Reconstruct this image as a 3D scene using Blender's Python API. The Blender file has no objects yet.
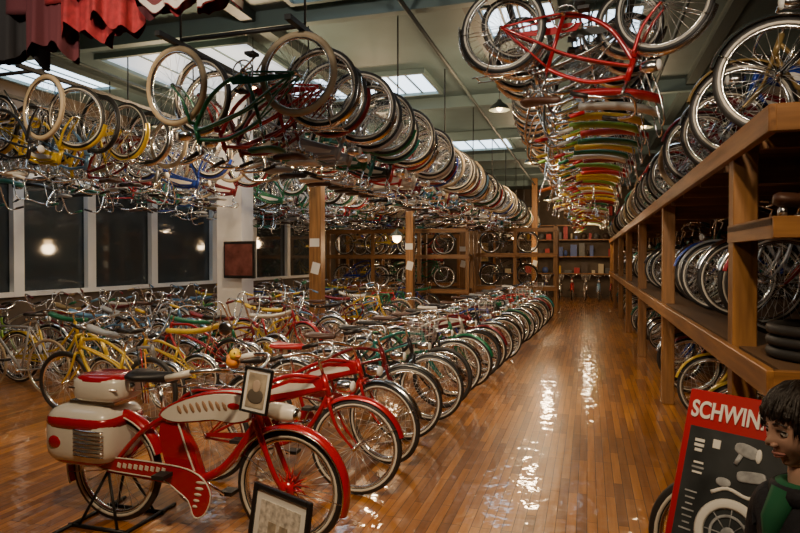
import bpy, math, random
from mathutils import Vector, Matrix
random.seed(11)
scene=bpy.context.scene
COL=scene.collection
pi=math.pi

# ------------------------------------------------------------ materials
def mat(name,col,rough=.5,metal=0,coat=0,emis=None,es=0,noise=0,nscale=20,bump=0):
    m=bpy.data.materials.new(name); m.use_nodes=True
    nt=m.node_tree; b=nt.nodes['Principled BSDF']
    b.inputs['Base Color'].default_value=(*col,1)
    b.inputs['Roughness'].default_value=rough
    b.inputs['Metallic'].default_value=metal
    b.inputs['Coat Weight'].default_value=coat
    if emis: 
        b.inputs['Emission Color'].default_value=(*emis,1); b.inputs['Emission Strength'].default_value=es
    if noise or bump:
        tc=nt.nodes.new('ShaderNodeTexCoord'); n=nt.nodes.new('ShaderNodeTexNoise')
        n.inputs['Scale'].default_value=nscale; n.inputs['Detail'].default_value=4
        nt.links.new(tc.outputs['Object'],n.inputs['Vector'])
        if noise:
            r=nt.nodes.new('ShaderNodeValToRGB')
            r.color_ramp.elements[0].position=.3; r.color_ramp.elements[1].position=.7
            r.color_ramp.elements[0].color=(*[c*(1-noise) for c in col],1)
            r.color_ramp.elements[1].color=(*[min(1,c*(1+noise)) for c in col],1)
            nt.links.new(n.outputs['Fac'],r.inputs['Fac']); nt.links.new(r.outputs['Color'],b.inputs['Base Color'])
        if bump:
            bp=nt.nodes.new('ShaderNodeBump'); bp.inputs['Strength'].default_value=bump; bp.inputs['Distance'].default_value=.02
            nt.links.new(n.outputs['Fac'],bp.inputs['Height']); nt.links.new(bp.outputs['Normal'],b.inputs['Normal'])
    return m
def objcol_mat(name,rough,metal,coat):
    m=bpy.data.materials.new(name); m.use_nodes=True; nt=m.node_tree; b=nt.nodes['Principled BSDF']
    oi=nt.nodes.new('ShaderNodeObjectInfo'); nt.links.new(oi.outputs['Color'],b.inputs['Base Color'])
    b.inputs['Roughness'].default_value=rough; b.inputs['Metallic'].default_value=metal; b.inputs['Coat Weight'].default_value=coat
    return m
PAINT=objcol_mat('bike_paint',.28,.25,.8)
VINYL=objcol_mat('seat_vinyl',.4,0,.2)
CHROME=mat('chrome',(.85,.85,.83),.18,1)
STEEL=mat('steel_spokes',(.7,.7,.68),.3,.9)
RUBBER=mat('tyre_rubber',(.018,.017,.016),.55)
WWALL=mat('tyre_whitewall',(.58,.53,.44),.6)
TAN=mat('tyre_gum',(.40,.31,.19),.6)
BLACK=mat('black_leather',(.015,.013,.012),.42)
BROWN=mat('brown_leather',(.07,.03,.018),.45)
WHITE=mat('white_enamel',(.75,.71,.62),.25,0,.6)
RED=mat('red_enamel',(.42,.006,.012),.2,.05,1)
INLAY=mat('tan_inlay',(.34,.20,.11),.4)
DARKST=mat('dark_steel',(.03,.03,.03),.5,.7)
ORANGE=mat('orange_toy',(.9,.30,.02),.4)
YELLOW=mat('yellow_toy',(.9,.60,.04),.4)
PAPER=mat('paper',(.72,.70,.64),.8)
BLACKFR=mat('black_frame',(.012,.012,.012),.3)

# ------------------------------------------------------------ mesh builder
def cr(pts,n=5,closed=False):
    P=[Vector(p) for p in pts]; out=[]
    N=len(P)
    rng=range(N if closed else N-1)
    for i in rng:
        if closed: p0,p1,p2,p3=P[(i-1)%N],P[i],P[(i+1)%N],P[(i+2)%N]
        else: p0,p1,p2,p3=P[max(i-1,0)],P[i],P[i+1],P[min(i+2,N-1)]
        for k in range(n):
            t=k/n
            out.append(.5*((2*p1)+(-p0+p2)*t+(2*p0-5*p1+4*p2-p3)*t*t+(-p0+3*p1-3*p2+p3)*t**3))
    if not closed: out.append(P[-1])
    return out
class MB:
    def __init__(s): s.v=[];s.f=[];s.m=[];s.sm=[];s.mats=[]
    def mi(s,m):
        if m not in s.mats: s.mats.append(m)
        return s.mats.index(m)
    def add(s,vs,fs,m,smooth=True):
        o=len(s.v); s.v+= [tuple(v) for v in vs]; k=s.mi(m)
        for f in fs: s.f.append(tuple(i+o for i in f)); s.m.append(k); s.sm.append(smooth)
    def loft(s,rings,m,closed=False,caps=True,smooth=True):
        n=len(rings[0]); vs=[v for r in rings for v in r]; fs=[]
        R=len(rings)
        for i in range(R if closed else R-1):
            a=i*n; b=((i+1)%R)*n
            for j in range(n): fs.append((a+j,a+(j+1)%n,b+(j+1)%n,b+j))
        if caps and not closed:
            fs.append(tuple(range(n-1,-1,-1))); fs.append(tuple((R-1)*n+j for j in range(n)))
        s.add(vs,fs,m,smooth)
    def tube(s,pts,r,m,n=6,closed=False,flat=1.0):
        P=[Vector(p) for p in pts]; N=len(P)
        rs=r if isinstance(r,(list,tuple)) else [r]*N
        T=[]
        for i in range(N):
            if closed: t=P[(i+1)%N]-P[i-1]
            else: t=P[min(i+1,N-1)]-P[max(i-1,0)]
            T.append(t.normalized() if t.length>1e-9 else Vector((0,0,1)))
        up=Vector((0,1,0)) if abs(T[0].y)<.9 else Vector((1,0,0))
        nrm=(up-T[0]*up.dot(T[0])).normalized(); rings=[]
        for i in range(N):
            nrm=(nrm-T[i]*nrm.dot(T[i])).normalized(); b=T[i].cross(nrm)
            rings.append([P[i]+(nrm*math.cos(2*pi*k/n)*flat+b*math.sin(2*pi*k/n))*rs[i] for k in range(n)])
        s.loft(rings,m,closed=closed)
    def torus(s,c,R,r,m,nu=36,nv=8,sy=1.0,axis='y'):
        rings=[]
        for i in range(nu):
            a=2*pi*i/nu; ring=[]
            for k in range(nv):
                t=2*pi*k/nv; q=R+r*math.cos(t); y=r*math.sin(t)*sy
                if axis=='y': ring.append((c[0]+q*math.cos(a),c[1]+y,c[2]+q*math.sin(a)))
                elif axis=='z': ring.append((c[0]+q*math.cos(a),c[1]+q*math.sin(a),c[2]+y))
                else: ring.append((c[0]+y,c[1]+q*math.cos(a),c[2]+q*math.sin(a)))
            rings.append(ring)
        s.loft(rings,m,closed=True)
    def sell(s,c,h,m,p=2.0,nu=20,nv=12,rot=None):
        def sp(x,e): return math.copysign(abs(x)**e,x)
        e=2/p; rings=[]
        for i in range(nv+1):
            a=-pi/2+pi*i/nv; a=max(-pi/2+.02,min(pi/2-.02,a))
            ring=[]
            for k in range(nu):
                b=2*pi*k/nu
                v=Vector((h[0]*sp(math.cos(a),e)*sp(math.cos(b),e),h[1]*sp(math.cos(a),e)*sp(math.sin(b),e),h[2]*sp(math.sin(a),e)))
                if rot: v=rot@v
                ring.append(v+Vector(c))
            rings.append(ring)
        s.loft(rings,m)
    def box(s,c,d,m,rot=None,bev=.0):
        x,y,z=d[0]/2,d[1]/2,d[2]/2
        if bev>0:
            b=min(bev,x*.9,y*.9,z*.9)
            def ring(zz,i): 
                X,Y=x-i,y-i
                return [(-X+b,-Y,zz),(X-b,-Y,zz),(X,-Y+b,zz),(X,Y-b,zz),(X-b,Y,zz),(-X+b,Y,zz),(-X,Y-b,zz),(-X,-Y+b,zz)]
            rs=[ring(-z,b*.99),ring(-z+b,0),ring(z-b,0),ring(z,b*.99)]
            rs=[[ (rot@Vector(p) if rot else Vector(p))+Vector(c) for p in r] for r in rs]
            s.loft(rs,m,smooth=False); return
        vs=[Vector((a,b_,c_)) for a in(-x,x) for b_ in(-y,y) for c_ in(-z,z)]
        if rot: vs=[rot@v for v in vs]
        vs=[v+Vector(c) for v in vs]
        s.add(vs,[(0,1,3,2),(4,6,7,5),(0,4,5,1),(2,3,7,6),(0,2,6,4),(1,5,7,3)],m,False)
    def plate(s,poly,y0,y1,m,inset=0):
        n=len(poly)
        if inset:
            cx=sum(p[0] for p in poly)/n; cz=sum(p[1] for p in poly)/n
            small=[(cx+(p[0]-cx)*(1-inset),cz+(p[1]-cz)*(1-inset*1.6)) for p in poly]
            e=(y1-y0)*.25
            rings=[[(p[0],y0,p[1]) for p in small],[(p[0],y0+e,p[1]) for p in poly],[(p[0],y1-e,p[1]) for p in poly],[(p[0],y1,p[1]) for p in small]]
        else: rings=[[(p[0],y0,p[1]) for p in poly],[(p[0],y1,p[1]) for p in poly]]
        s.loft(rings,m,smooth=False)
    def mesh(s,name):
        me=bpy.data.meshes.new(name); me.from_pydata(s.v,[],s.f); 
        for m in s.mats: me.materials.append(m)
        me.polygons.foreach_set('material_index',s.m); me.polygons.foreach_set('use_smooth',s.sm)
        me.update(); return me
def obj(name,me,loc=(0,0,0),rot=(0,0,0),color=None,parent=None):
    if isinstance(me,MB): me=me.mesh(name)
    o=bpy.data.objects.new(name,me); COL.objects.link(o); o.location=loc; o.rotation_euler=rot
    if color: o.color=(*color,1)
    if parent: o.parent=parent
    return o

# ------------------------------------------------------------ bicycle parts
def wheel(mb,cx,cz,R,tr,style='ww',hubm=CHROME,nsp=28):
    rc=R-tr
    mb.torus((cx,0,cz),rc,tr,RUBBER if style!='tan' else TAN,40,8,.9)
    if style=='ww':
        for sy in(-1,1): mb.torus((cx,sy*tr*.72,cz),rc-tr*.35,tr*.40,WWALL,40,5,.6)
    mb.torus((cx,0,cz),rc-tr*1.05,tr*.42,CHROME,40,6,1.5)
    mb.tube([(cx,-.045,cz),(cx,-.02,cz),(cx,.02,cz),(cx,.045,cz)],[.022,.014,.014,.022],hubm,8)
    mb.tube([(cx,-.065,cz),(cx,.065,cz)],.007,CHROME,6)
    ri=rc-tr*1.1
    for i in range(nsp):
        a=2*pi*i/nsp; sd=1 if i%2 else -1; b=a+(.35 if (i//2)%2 else -.35)
        mb.tube([(cx+.02*math.cos(b),sd*.035,cz+.02*math.sin(b)),(cx+ri*math.cos(a),0,cz+ri*math.sin(a))],.0016,STEEL,3)
def fender(mb,cx,cz,R,a0,a1,m,w=.034,n=26,edge=None,h=.03):
    rings=[]
    for i in range(n+1):
        a=math.radians(a0+(a1-a0)*i/n); ring=[]
        for k in range(9):
            t=-1.35+2.7*k/8; q=R+h*math.cos(t)-h*.3; y=w*math.sin(t)
            ring.append((cx+q*math.cos(a),y,cz+q*math.sin(a)))
        rings.append(ring)
    vs=[v for r in rings for v in r]; fs=[(i*9+k,i*9+k+1,(i+1)*9+k+1,(i+1)*9+k) for i in range(n) for k in range(8)]
    mb.add(vs,fs,m)
    if edge:
        for k in(0,8): mb.tube([r[k] for r in rings],.005,edge,5)
    for aa in (a0+12,a1-12):
        a=math.radians(aa)
        for sy in(-1,1): mb.tube([(cx,sy*.05,cz),(cx+R*math.cos(a),sy*w,cz+R*math.sin(a))],.003,CHROME,4)
def saddle(mb,x0,x1,z,m,w=.11,springs=True,h=.03):
    rings=[];n=12
    for i in range(n+1):
        t=i/n; x=x0+(x1-x0)*t
        ww=w*(1-.12*t if t<.25 else max(.16,.97-1.25*(t-.25)**.8))
        if t<.08: ww*=.75
        hh=h*(1 if .05<t<.95 else .6); zz=z+.018*(1-t)**2+.01*t*t
        rings.append([(x,ww*math.cos(2*pi*k/14),zz+hh*math.sin(2*pi*k/14)*(1 if math.sin(2*pi*k/14)>0 else .8)) for k in range(14)])
    mb.loft(rings,m)
    if springs:
        for sy in(-1,1):
            mb.tube([(x0+.04,sy*w*.55,z-.02),(x0+.04,sy*w*.55,z-.07)],.018,CHROME,8)
            mb.tube([(x0+.04,sy*w*.55,z-.07),(x0+.14,sy*.02,z-.06),(x1-.04,sy*.012,z-.02)],.004,CHROME,5)
def crank(mb,bx,bz,y=-.055,R=.09,L=.165,ang=.6):
    mb.torus((bx,y,bz),R,.007,CHROME,24,5)
    for i in range(4):
        a=i*pi/2+.3; mb.tube([(bx,y,bz),(bx+R*math.cos(a),y,bz+R*math.sin(a))],.007,CHROME,5)
    mb.tube([(bx,-.07,bz),(bx,.07,bz)],.02,CHROME,8)
    for sd,a in((-1,ang),(1,ang+pi)):
        e=(bx+L*math.cos(a),sd*.085,bz+L*math.sin(a))
        mb.tube([(bx,sd*.07,bz),e],.009,CHROME,6)
        mb.box((e[0],sd*.14,e[2]),(.08,.09,.024),RUBBER)
def stays(mb,bb,rx,rz,sx,sz,m,r=.009):
    for sy in(-1,1):
        mb.tube(cr([(bb[0],sy*.02,bb[1]),(bb[0]-.12,sy*.045,bb[1]+.01),(rx,sy*.055,rz)],4),r,m,6)
        mb.tube(cr([(sx,sy*.015,sz),((sx+rx)/2,sy*.05,(sz+rz)/2),(rx,sy*.055,rz)],4),r*.85,m,6)
def steer(mb,start,ang,p,d):
    if abs(ang)<1e-4: return
    M=Matrix.Rotation(math.radians(ang),3,Vector(d).normalized()); P=Vector(p)
    for i in range(start,len(mb.v)): mb.v[i]=tuple(M@(Vector(mb.v[i])-P)+P)
def fork(mb,top,ax,m,R):
    mb.tube([(top[0],-.05,top[1]),(top[0],.05,top[1])],.016,m,8)
    dx=ax[0]-top[0]
    for sy in(-1,1):
        mb.tube(cr([(top[0],sy*.048,top[1]),(top[0]+dx*.3,sy*.055,top[1]-(top[1]-ax[1])*.5),(top[0]+dx*.65,sy*.055,ax[1]+.07),(ax[0],sy*.052,ax[1])],5),[.014]*5+[.012]*5+[.009]*6,m,7)
def basket(mb,cx,cz):
    for k in range(5):
        z=cz-.1+.05*k; w=.13+.01*k; d=.10+.008*k
        mb.tube([(cx-d,-w,z),(cx+d,-w,z),(cx+d,w,z),(cx-d,w,z)],.0025,STEEL,4,closed=True)
    for k in range(7):
        t=-1+k/3
        for s in(-1,1):
            mb.tube([(cx+t*.1,s*.13,cz-.1),(cx+t*.132,s*.17,cz+.1)],.002,STEEL,4); mb.tube([(cx+s*.1,t*.13,cz-.1),(cx+s*.132,t*.17,cz+.1)],.002,STEEL,4)
def make_bike(kind,st=0,style='ww',smat=BLACK,light=True,rack=True,tank=True,fm=PAINT,bask=False,ff=True):
    mb=MB()
    if kind in('cruiser','step'):
        R=.335; rx,fx=-.56,.58; rz=R; bb=(-.1,.29)
        wheel(mb,rx,rz,R,.026,style)
        if ff: fender(mb,rx,rz,R+.005,35 if kind=='step' else 25,190,fm)
        crank(mb,*bb,ang=random.uniform(0,6)); ht=(.34,.83); hb=(.385,.68); sx,sz=-.225,.70
        mb.tube([(hb[0],0,hb[1]),(ht[0],0,ht[1])],.022,PAINT,9)
        mb.tube([(bb[0],0,bb[1]),(sx,0,sz)],.016,PAINT,8)
        mb.tube([(sx,0,sz),(sx-.035,0,.86)],.012,CHROME,7)
        stays(mb,bb,rx,rz,sx,sz-.04,PAINT)
        mb.tube(cr([(hb[0],0,hb[1]+.02),(.25,0,.47),(.08,0,.34),(bb[0],0,bb[1])],5),.018,PAINT,8)
        if kind=='cruiser':
            mb.tube(cr([(ht[0],0,ht[1]-.03),(.1,0,.81),(-.1,0,.74),(sx,0,sz-.03)],5),.016,PAINT,8)
            for sy in(-1,1): mb.tube(cr([(hb[0]-.01,sy*.012,hb[1]+.05),(.15,sy*.02,.67),(-.1,sy*.02,.58),(-.32,sy*.04,.46),(rx,sy*.055,rz)],5),.011,PAINT,7)
            if tank:
                mb.plate([(.335,.80),(.1,.79),(-.08,.725),(-.15,.66),(-.08,.61),(.12,.665),(.35,.725)],-.035,.035,PAINT,.06)
                mb.plate([(.28,.77),(.1,.765),(-.06,.705),(-.1,.66),(.1,.70),(.3,.745)],-.038,.038,WHITE,.03)
        else:
            mb.tube(cr([(ht[0]+.015,0,ht[1]-.06),(.22,0,.62),(.05,0,.46),(-.14,0,.42)],5),.016,PAINT,8)
        mb.plate([(.02,.34),(-.02,.395),(-.2,.40),(rx+.02,.375),(rx+.02,.35),(-.2,.345),(-.1,.33)],-.078,-.07,PAINT)
        saddle(mb,-.41,-.12,.90,smat)
        if rack:
            for sy in(-1,1):
                mb.tube([(-.25,sy*.05,.69),(-.78,sy*.07,.70)],.006,CHROME,5)
                mb.tube([(rx,sy*.06,rz),(-.68,sy*.07,.70)],.005,CHROME,5)
            for k in range(5): mb.tube([(-.35-.1*k,-.065,.70),(-.35-.1*k,.065,.70)],.005,CHROME,5)
        mb.tube([(bb[0]-.06,.04,bb[1]-.01),(bb[0]-.16,.15,.012)],.008,CHROME,6)
        s0=len(mb.v)
        wheel(mb,fx,R,R,.026,style)
        if ff: fender(mb,fx,R,R+.005,15,130,fm)
        fork(mb,(hb[0]+.01,hb[1]-.02),(fx,R),PAINT,R)
        mb.tube([(ht[0],0,ht[1]),(ht[0]-.03,0,.92),(ht[0]+.03,0,.945)],.012,CHROME,7)
        for sy in(-1,1):
            mb.tube(cr([(ht[0]+.03,0,.945),(ht[0]+.03,sy*.1,.96),(ht[0]-.02,sy*.24,1.01),(ht[0]-.16,sy*.31,1.0),(ht[0]-.25,sy*.325,.975)],5),.011,CHROME,7)
            mb.tube([(ht[0]-.16,sy*.31,1.0),(ht[0]-.28,sy*.33,.965)],.017,WHITE if smat==WHITE else BLACK,7)
        if light:
            mb.sell((.50,0,.755),(.075,.045,.045),CHROME,2.2,12,8)
            mb.sell((.56,0,.755),(.02,.04,.04),PAPER,2,10,6)
        if bask: basket(mb,.50,.90)
        steer(mb,s0,st,(hb[0],0,hb[1]),(ht[0]-hb[0],0,ht[1]-hb[1]))
    elif kind=='banana':
        R=.26; rx,fx=-.42,.5; bb=(-.05,.27); ht=(.27,.70); hb=(.31,.56); sx,sz=-.15,.6
        wheel(mb,rx,R,R,.025,style,nsp=24); fender(mb,rx,R,R+.005,40,170,CHROME,n=18)
        crank(mb,*bb,ang=random.uniform(0,6),L=.15,R=.08)
        mb.tube([(hb[0],0,hb[1]),(ht[0],0,ht[1])],.022,fm,8)
        mb.tube([(bb[0],0,bb[1]),(sx,0,sz)],.016,fm,8)
        stays(mb,bb,rx,R,sx,sz-.03,fm)
        mb.tube(cr([(hb[0],0,hb[1]+.02),(.18,0,.38),(bb[0],0,bb[1])],5),.018,fm,8)
        mb.tube(cr([(ht[0],0,ht[1]-.03),(.08,0,.66),(sx,0,sz-.03)],5),.016,fm,8)
        for sy in(-1,1): mb.tube(cr([(hb[0],sy*.012,hb[1]+.06),(.05,sy*.02,.53),(-.2,sy*.04,.42),(rx,sy*.055,R)],5),.01,fm,6)
        mb.plate([(.06,.32),(.02,.375),(-.2,.35),(rx+.02,.30),(rx+.02,.28),(-.2,.29)],-.075,-.068,fm)
        mb.tube([(sx,0,sz),(sx-.02,0,.74)],.011,CHROME,6)
        rings=[];n=14
        for i in range(n+1):
            t=i/n; x=-.66+.66*t; w=.075*(1-.35*t)*(1 if 0<i<n else .6); z=.775+.09*(1-t)**3+.02*t*t
            rings.append([(x,w*math.cos(2*pi*k/12),z+.032*math.sin(2*pi*k/12)) for k in range(12)])
        mb.loft(rings,VINYL if smat is None else smat)
        pts=[(rx,-.06,R),(-.6,-.075,.75),(-.66,-.075,.98),(-.67,-.04,1.05),(-.67,.04,1.05),(-.66,.075,.98),(-.6,.075,.75),(rx,.06,R)]
        mb.tube(cr(pts,4),.007,CHROME,6)
        mb.tube([(bb[0]-.06,.04,bb[1]-.01),(bb[0]-.14,.14,.012)],.008,CHROME,6)
        s0=len(mb.v)
        wheel(mb,fx-.02,R,R,.022,style,nsp=24); fender(mb,fx-.02,R,R+.005,30,120,CHROME,n=14)
        fork(mb,(hb[0]+.01,hb[1]-.01),(fx-.02,R),CHROME,R)
        mb.tube([(ht[0],0,ht[1]),(ht[0]-.01,0,.76)],.012,CHROME,7)
        pts=[(ht[0]-.2,-.34,1.04),(ht[0]-.03,-.32,1.09),(ht[0]+.02,-.24,.98),(ht[0]+.02,-.1,.8),(ht[0]+.01,0,.76),(ht[0]+.02,.1,.8),(ht[0]+.02,.24,.98),(ht[0]-.03,.32,1.09),(ht[0]-.2,.34,1.04)]
        mb.tube(cr(pts,4),.011,CHROME,7)
        for sy in(-1,1): mb.tube([(ht[0]-.1,sy*.335,1.07),(ht[0]-.21,sy*.343,1.035)],.017,VINYL,7)
        steer(mb,s0,st,(hb[0],0,hb[1]),(ht[0]-hb[0],0,ht[1]-hb[1]))
    elif kind=='road':
        R=.34; rx,fx=-.50,.52; bb=(-.06,.28); ht=(.33,.83); hb=(.37,.72); sx,sz=-.2,.82
        wheel(mb,rx,R,R,.015,style)
        crank(mb,*bb,ang=random.uniform(0,6),R=.1)
        mb.tube([(hb[0],0,hb[1]),(ht[0],0,ht[1])],.018,PAINT,8)
        mb.tube([(bb[0],0,bb[1]),(sx,0,sz)],.014,PAINT,8)
        mb.tube([(ht[0],0,ht[1]-.02),(sx,0,sz-.01)],.013,PAINT,8)
        mb.tube([(hb[0],0,hb[1]+.01),(bb[0],0,bb[1])],.015,PAINT,8)
        stays(mb,bb,rx,R,sx,sz-.02,PAINT,.008)
        mb.tube([(sx,0,sz),(sx-.03,0,.93)],.012,CHROME,6)
        saddle(mb,-.36,-.1,.95,smat,.075,False,.022)
        s0=len(mb.v)
        wheel(mb,fx,R,R,.015,style); fork(mb,(hb[0]+.005,hb[1]-.02),(fx,R),PAINT,R)
        mb.tube([(ht[0],0,ht[1]),(ht[0]-.02,0,.9),(ht[0]+.07,0,.91)],.011,CHROME,6)
        for sy in(-1,1): mb.tube(cr([(ht[0]+.07,0,.91),(ht[0]+.07,sy*.18,.91),(ht[0]+.15,sy*.21,.90),(ht[0]+.16,sy*.21,.82),(ht[0]+.02,sy*.21,.78)],5),.012,BLACK,7)
        mb.tube([(rx,-.05,R-.03),(rx,-.05,R-.12)],.012,CHROME,5)
        steer(mb,s0,st,(hb[0],0,hb[1]),(ht[0]-hb[0],0,ht[1]-hb[1]))
    return mb
BM={}
def reg(key,*a,**k): BM[key]=make_bike(*a,**k).mesh(key+'_mesh')
reg('c0','cruiser',0,'ww',BLACK); reg('c1','cruiser',14,'ww',BROWN,tank=False,fm=CHROME); reg('c2','cruiser',-12,'ww',WHITE,light=False,rack=False)
reg('c3','cruiser',6,'blk',BLACK,tank=False,rack=False,light=False,ff=False); reg('s0','step',8,'ww',BLACK,fm=CHROME,bask=True); reg('s1','step',-10,'ww',BROWN,light=False)
reg('c4','cruiser',-16,'ww',VINYL,tank=True,fm=CHROME,light=True); reg('c5','cruiser',18,'blk',BLACK,tank=False,fm=CHROME,rack=False)
reg('t0','cruiser',8,'tan',VINYL,tank=False,rack=False,ff=False)
reg('b0','banana',0,'ww',None,fm=PAINT); reg('b1','banana',18,'blk',WHITE); reg('b2','banana',-15,'ww',BLACK,fm=PAINT); reg('b3','banana',8,'blk',None,fm=CHROME); reg('b4','banana',-20,'ww',None,fm=CHROME)
reg('r0','road',0,'tan',BLACK); reg('r1','road',-12,'blk',BROWN)
NM={'c':'cruiser_bicycle','s':'step_through_bicycle','t':'cruiser_bicycle','b':'banana_seat_bicycle','r':'road_bicycle'}
RD=(.40,.008,.012);MR=(.17,.008,.012);BK=(.015,.015,.017);GN=(.010,.14,.06);TL=(.015,.19,.16);BL=(.015,.05,.32);LB=(.10,.24,.42)
YL=(.68,.46,.03);OR=(.55,.14,.02);WT=(.55,.53,.47);SV=(.34,.35,.35);PU=(.08,.02,.12);LM=(.2,.38,.04);GD=(.3,.2,.07)
ALLC=[RD,RD,MR,BK,GN,TL,BL,LB,YL,WT,SV,GD,BK,WT,MR,SV]
OBST=[(-6.0,9.7),(-5.1,11.2),(-4.45,15.6),(-4.0,20.5),(-1.9,23.5)]
def clear(x,y,hw=1.15):
    return not any(abs(x-a)<hw+.15 and abs(y-b_)<.55 for a,b_ in OBST)
def bike(key,x,y,z=0,flip=False,yaw=0,color=None,hang=False):
    c=color or random.choice(ALLC)
    if hang: rot=(pi,0,yaw+(pi if flip else 0))
    else: rot=(0,0,yaw+(pi if flip else 0))
    return obj(NM[key[0]],BM[key],(x,y,z),rot,c)

# ------------------------------------------------------------ room
def wood(name,c1,c2,rough=.45,sx=6,axis='y'):
    m=bpy.data.materials.new(name); m.use_nodes=True; nt=m.node_tree; b=nt.nodes['Principled BSDF']
    tc=nt.nodes.new('ShaderNodeTexCoord'); mp=nt.nodes.new('ShaderNodeMapping'); n=nt.nodes.new('ShaderNodeTexNoise')
    sc={'y':(sx*4,sx*.3,sx*4),'z':(sx*4,sx*4,sx*.3),'x':(sx*.3,sx*4,sx*4)}[axis]
    mp.inputs['Scale'].default_value=sc; n.inputs['Detail'].default_value=5; n.inputs['Scale'].default_value=1
    r=nt.nodes.new('ShaderNodeValToRGB'); r.color_ramp.elements[0].position=.3; r.color_ramp.elements[1].position=.72
    r.color_ramp.elements[0].color=(*c1,1); r.color_ramp.elements[1].color=(*c2,1)
    nt.links.new(tc.outputs['Object'],mp.inputs['Vector']); nt.links.new(mp.outputs['Vector'],n.inputs['Vector'])
    nt.links.new(n.outputs['Fac'],r.inputs['Fac']); nt.links.new(r.outputs['Color'],b.inputs['Base Color'])
    b.inputs['Roughness'].default_value=rough
    return m
WOOD=wood('fir_lumber',(.17,.07,.018),(.36,.165,.045)); WOODZ=wood('fir_post',(.16,.07,.018),(.34,.16,.045),axis='z'); WOODX=wood('fir_board',(.17,.07,.018),(.36,.165,.045),axis='x')
PLY=wood('plywood',(.07,.035,.016),(.13,.07,.03),.6,2)

fm=bpy.data.materials.new('varnished_maple_floor'); fm.use_nodes=True; nt=fm.node_tree; b=nt.nodes['Principled BSDF']
tc=nt.nodes.new('ShaderNodeTexCoord'); mp=nt.nodes.new('ShaderNodeMapping'); mp.inputs['Rotation'].default_value=(0,0,pi/2)
br=nt.nodes.new('ShaderNodeTexBrick'); br.offset=.37; br.offset_frequency=3
br.inputs['Scale'].default_value=1; br.inputs['Brick Width'].default_value=.75; br.inputs['Row Height'].default_value=.062
br.inputs['Mortar Size'].default_value=.0022; br.inputs['Color1'].default_value=(.56,.215,.020,1); br.inputs['Color2'].default_value=(.20,.062,.007,1)
br.inputs['Mortar'].default_value=(.03,.010,.002,1); br.inputs['Bias'].default_value=-.1
nt.links.new(tc.outputs['Object'],mp.inputs['Vector']); nt.links.new(mp.outputs['Vector'],br.inputs['Vector'])
mp2=nt.nodes.new('ShaderNodeMapping'); mp2.inputs['Scale'].default_value=(30,1.5,1)
n1=nt.nodes.new('ShaderNodeTexNoise'); n1.inputs['Scale'].default_value=1; n1.inputs['Detail'].default_value=5
nt.links.new(tc.outputs['Object'],mp2.inputs['Vector']); nt.links.new(mp2.outputs['Vector'],n1.inputs['Vector'])
mx=nt.nodes.new('ShaderNodeMixRGB'); mx.blend_type='MULTIPLY'; mx.inputs['Fac'].default_value=.7
rp=nt.nodes.new('ShaderNodeValToRGB'); rp.color_ramp.elements[0].position=.25; rp.color_ramp.elements[1].position=.65; rp.color_ramp.elements[0].color=(.4,.33,.25,1)
nt.links.new(n1.outputs['Fac'],rp.inputs['Fac']); nt.links.new(br.outputs['Color'],mx.inputs['Color1']); nt.links.new(rp.outputs['Color'],mx.inputs['Color2'])
nt.links.new(mx.outputs['Color'],b.inputs['Base Color'])
b.inputs['Roughness'].default_value=.3; b.inputs['Coat Weight'].default_value=.8; b.inputs['Coat Roughness'].default_value=.05
n2=nt.nodes.new('ShaderNodeTexNoise'); n2.inputs['Scale'].default_value=6; n2.inputs['Detail'].default_value=2
nt.links.new(tc.outputs['Object'],n2.inputs['Vector'])
bp=nt.nodes.new('ShaderNodeBump'); bp.inputs['Strength'].default_value=.35; bp.inputs['Distance'].default_value=.02
bp2=nt.nodes.new('ShaderNodeBump'); bp2.inputs['Strength'].default_value=.45; bp2.inputs['Distance'].default_value=.004; bp2.invert=True
bp3=nt.nodes.new('ShaderNodeBump'); bp3.inputs['Strength'].default_value=.12; bp3.inputs['Distance'].default_value=.006
nt.links.new(n2.outputs['Fac'],bp.inputs['Height']); nt.links.new(br.outputs['Color'],bp3.inputs['Height']); nt.links.new(bp.outputs['Normal'],bp3.inputs['Normal'])
nt.links.new(br.outputs['Fac'],bp2.inputs['Height']); nt.links.new(bp3.outputs['Normal'],bp2.inputs['Normal'])
nt.links.new(bp2.outputs['Normal'],b.inputs['Normal']); nt.links.new(bp2.outputs['Normal'],b.inputs['Coat Normal'])

X0,X1,Y0,Y1,H=-9.2,2.95,-3.0,27.0,4.6
def slab(name,x0,x1,y0,y1,z0,z1,m):
    mb=MB(); mb.box(((x0+x1)/2,(y0+y1)/2,(z0+z1)/2),(x1-x0,y1-y0,z1-z0),m); return obj(name,mb)
slab('floor',X0-.2,X1+.2,Y0-.2,Y1+.2,-.1,0,fm)
CEIL=mat('ceiling_paint',(.085,.135,.145),.6,noise=.15,nscale=1.2)
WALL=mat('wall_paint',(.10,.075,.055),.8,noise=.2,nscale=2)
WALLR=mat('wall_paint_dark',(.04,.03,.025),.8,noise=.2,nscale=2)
slab('ceiling',X0-.2,X1+.2,Y0-.2,Y1+.2,H,H+.1,CEIL)
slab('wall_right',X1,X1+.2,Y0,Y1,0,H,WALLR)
slab('wall_back',X0-.2,X1+.2,Y1,Y1+.2,0,H,WALL)
slab('wall_front',X0-.2,X1+.2,Y0-.2,Y0,0,H,WALL)
mb=MB()
mb.box((X0-.1,(Y0+Y1)/2,.5),(.2,Y1-Y0,1.0),WALL); mb.box((X0-.1,(Y0+Y1)/2,(3.1+H)/2),(.2,Y1-Y0,H-3.1),WALL)
mb.box((X0-.1,(Y0+5.0)/2,2.05),(.2,5.0-Y0,2.1),WALL); mb.box((X0-.1,(20+Y1)/2,2.05),(.2,Y1-20,2.1),WALL)
obj('wall_left',mb)
GL=mat('dark_window_glass',(.035,.045,.05),.06,0,.6)
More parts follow.
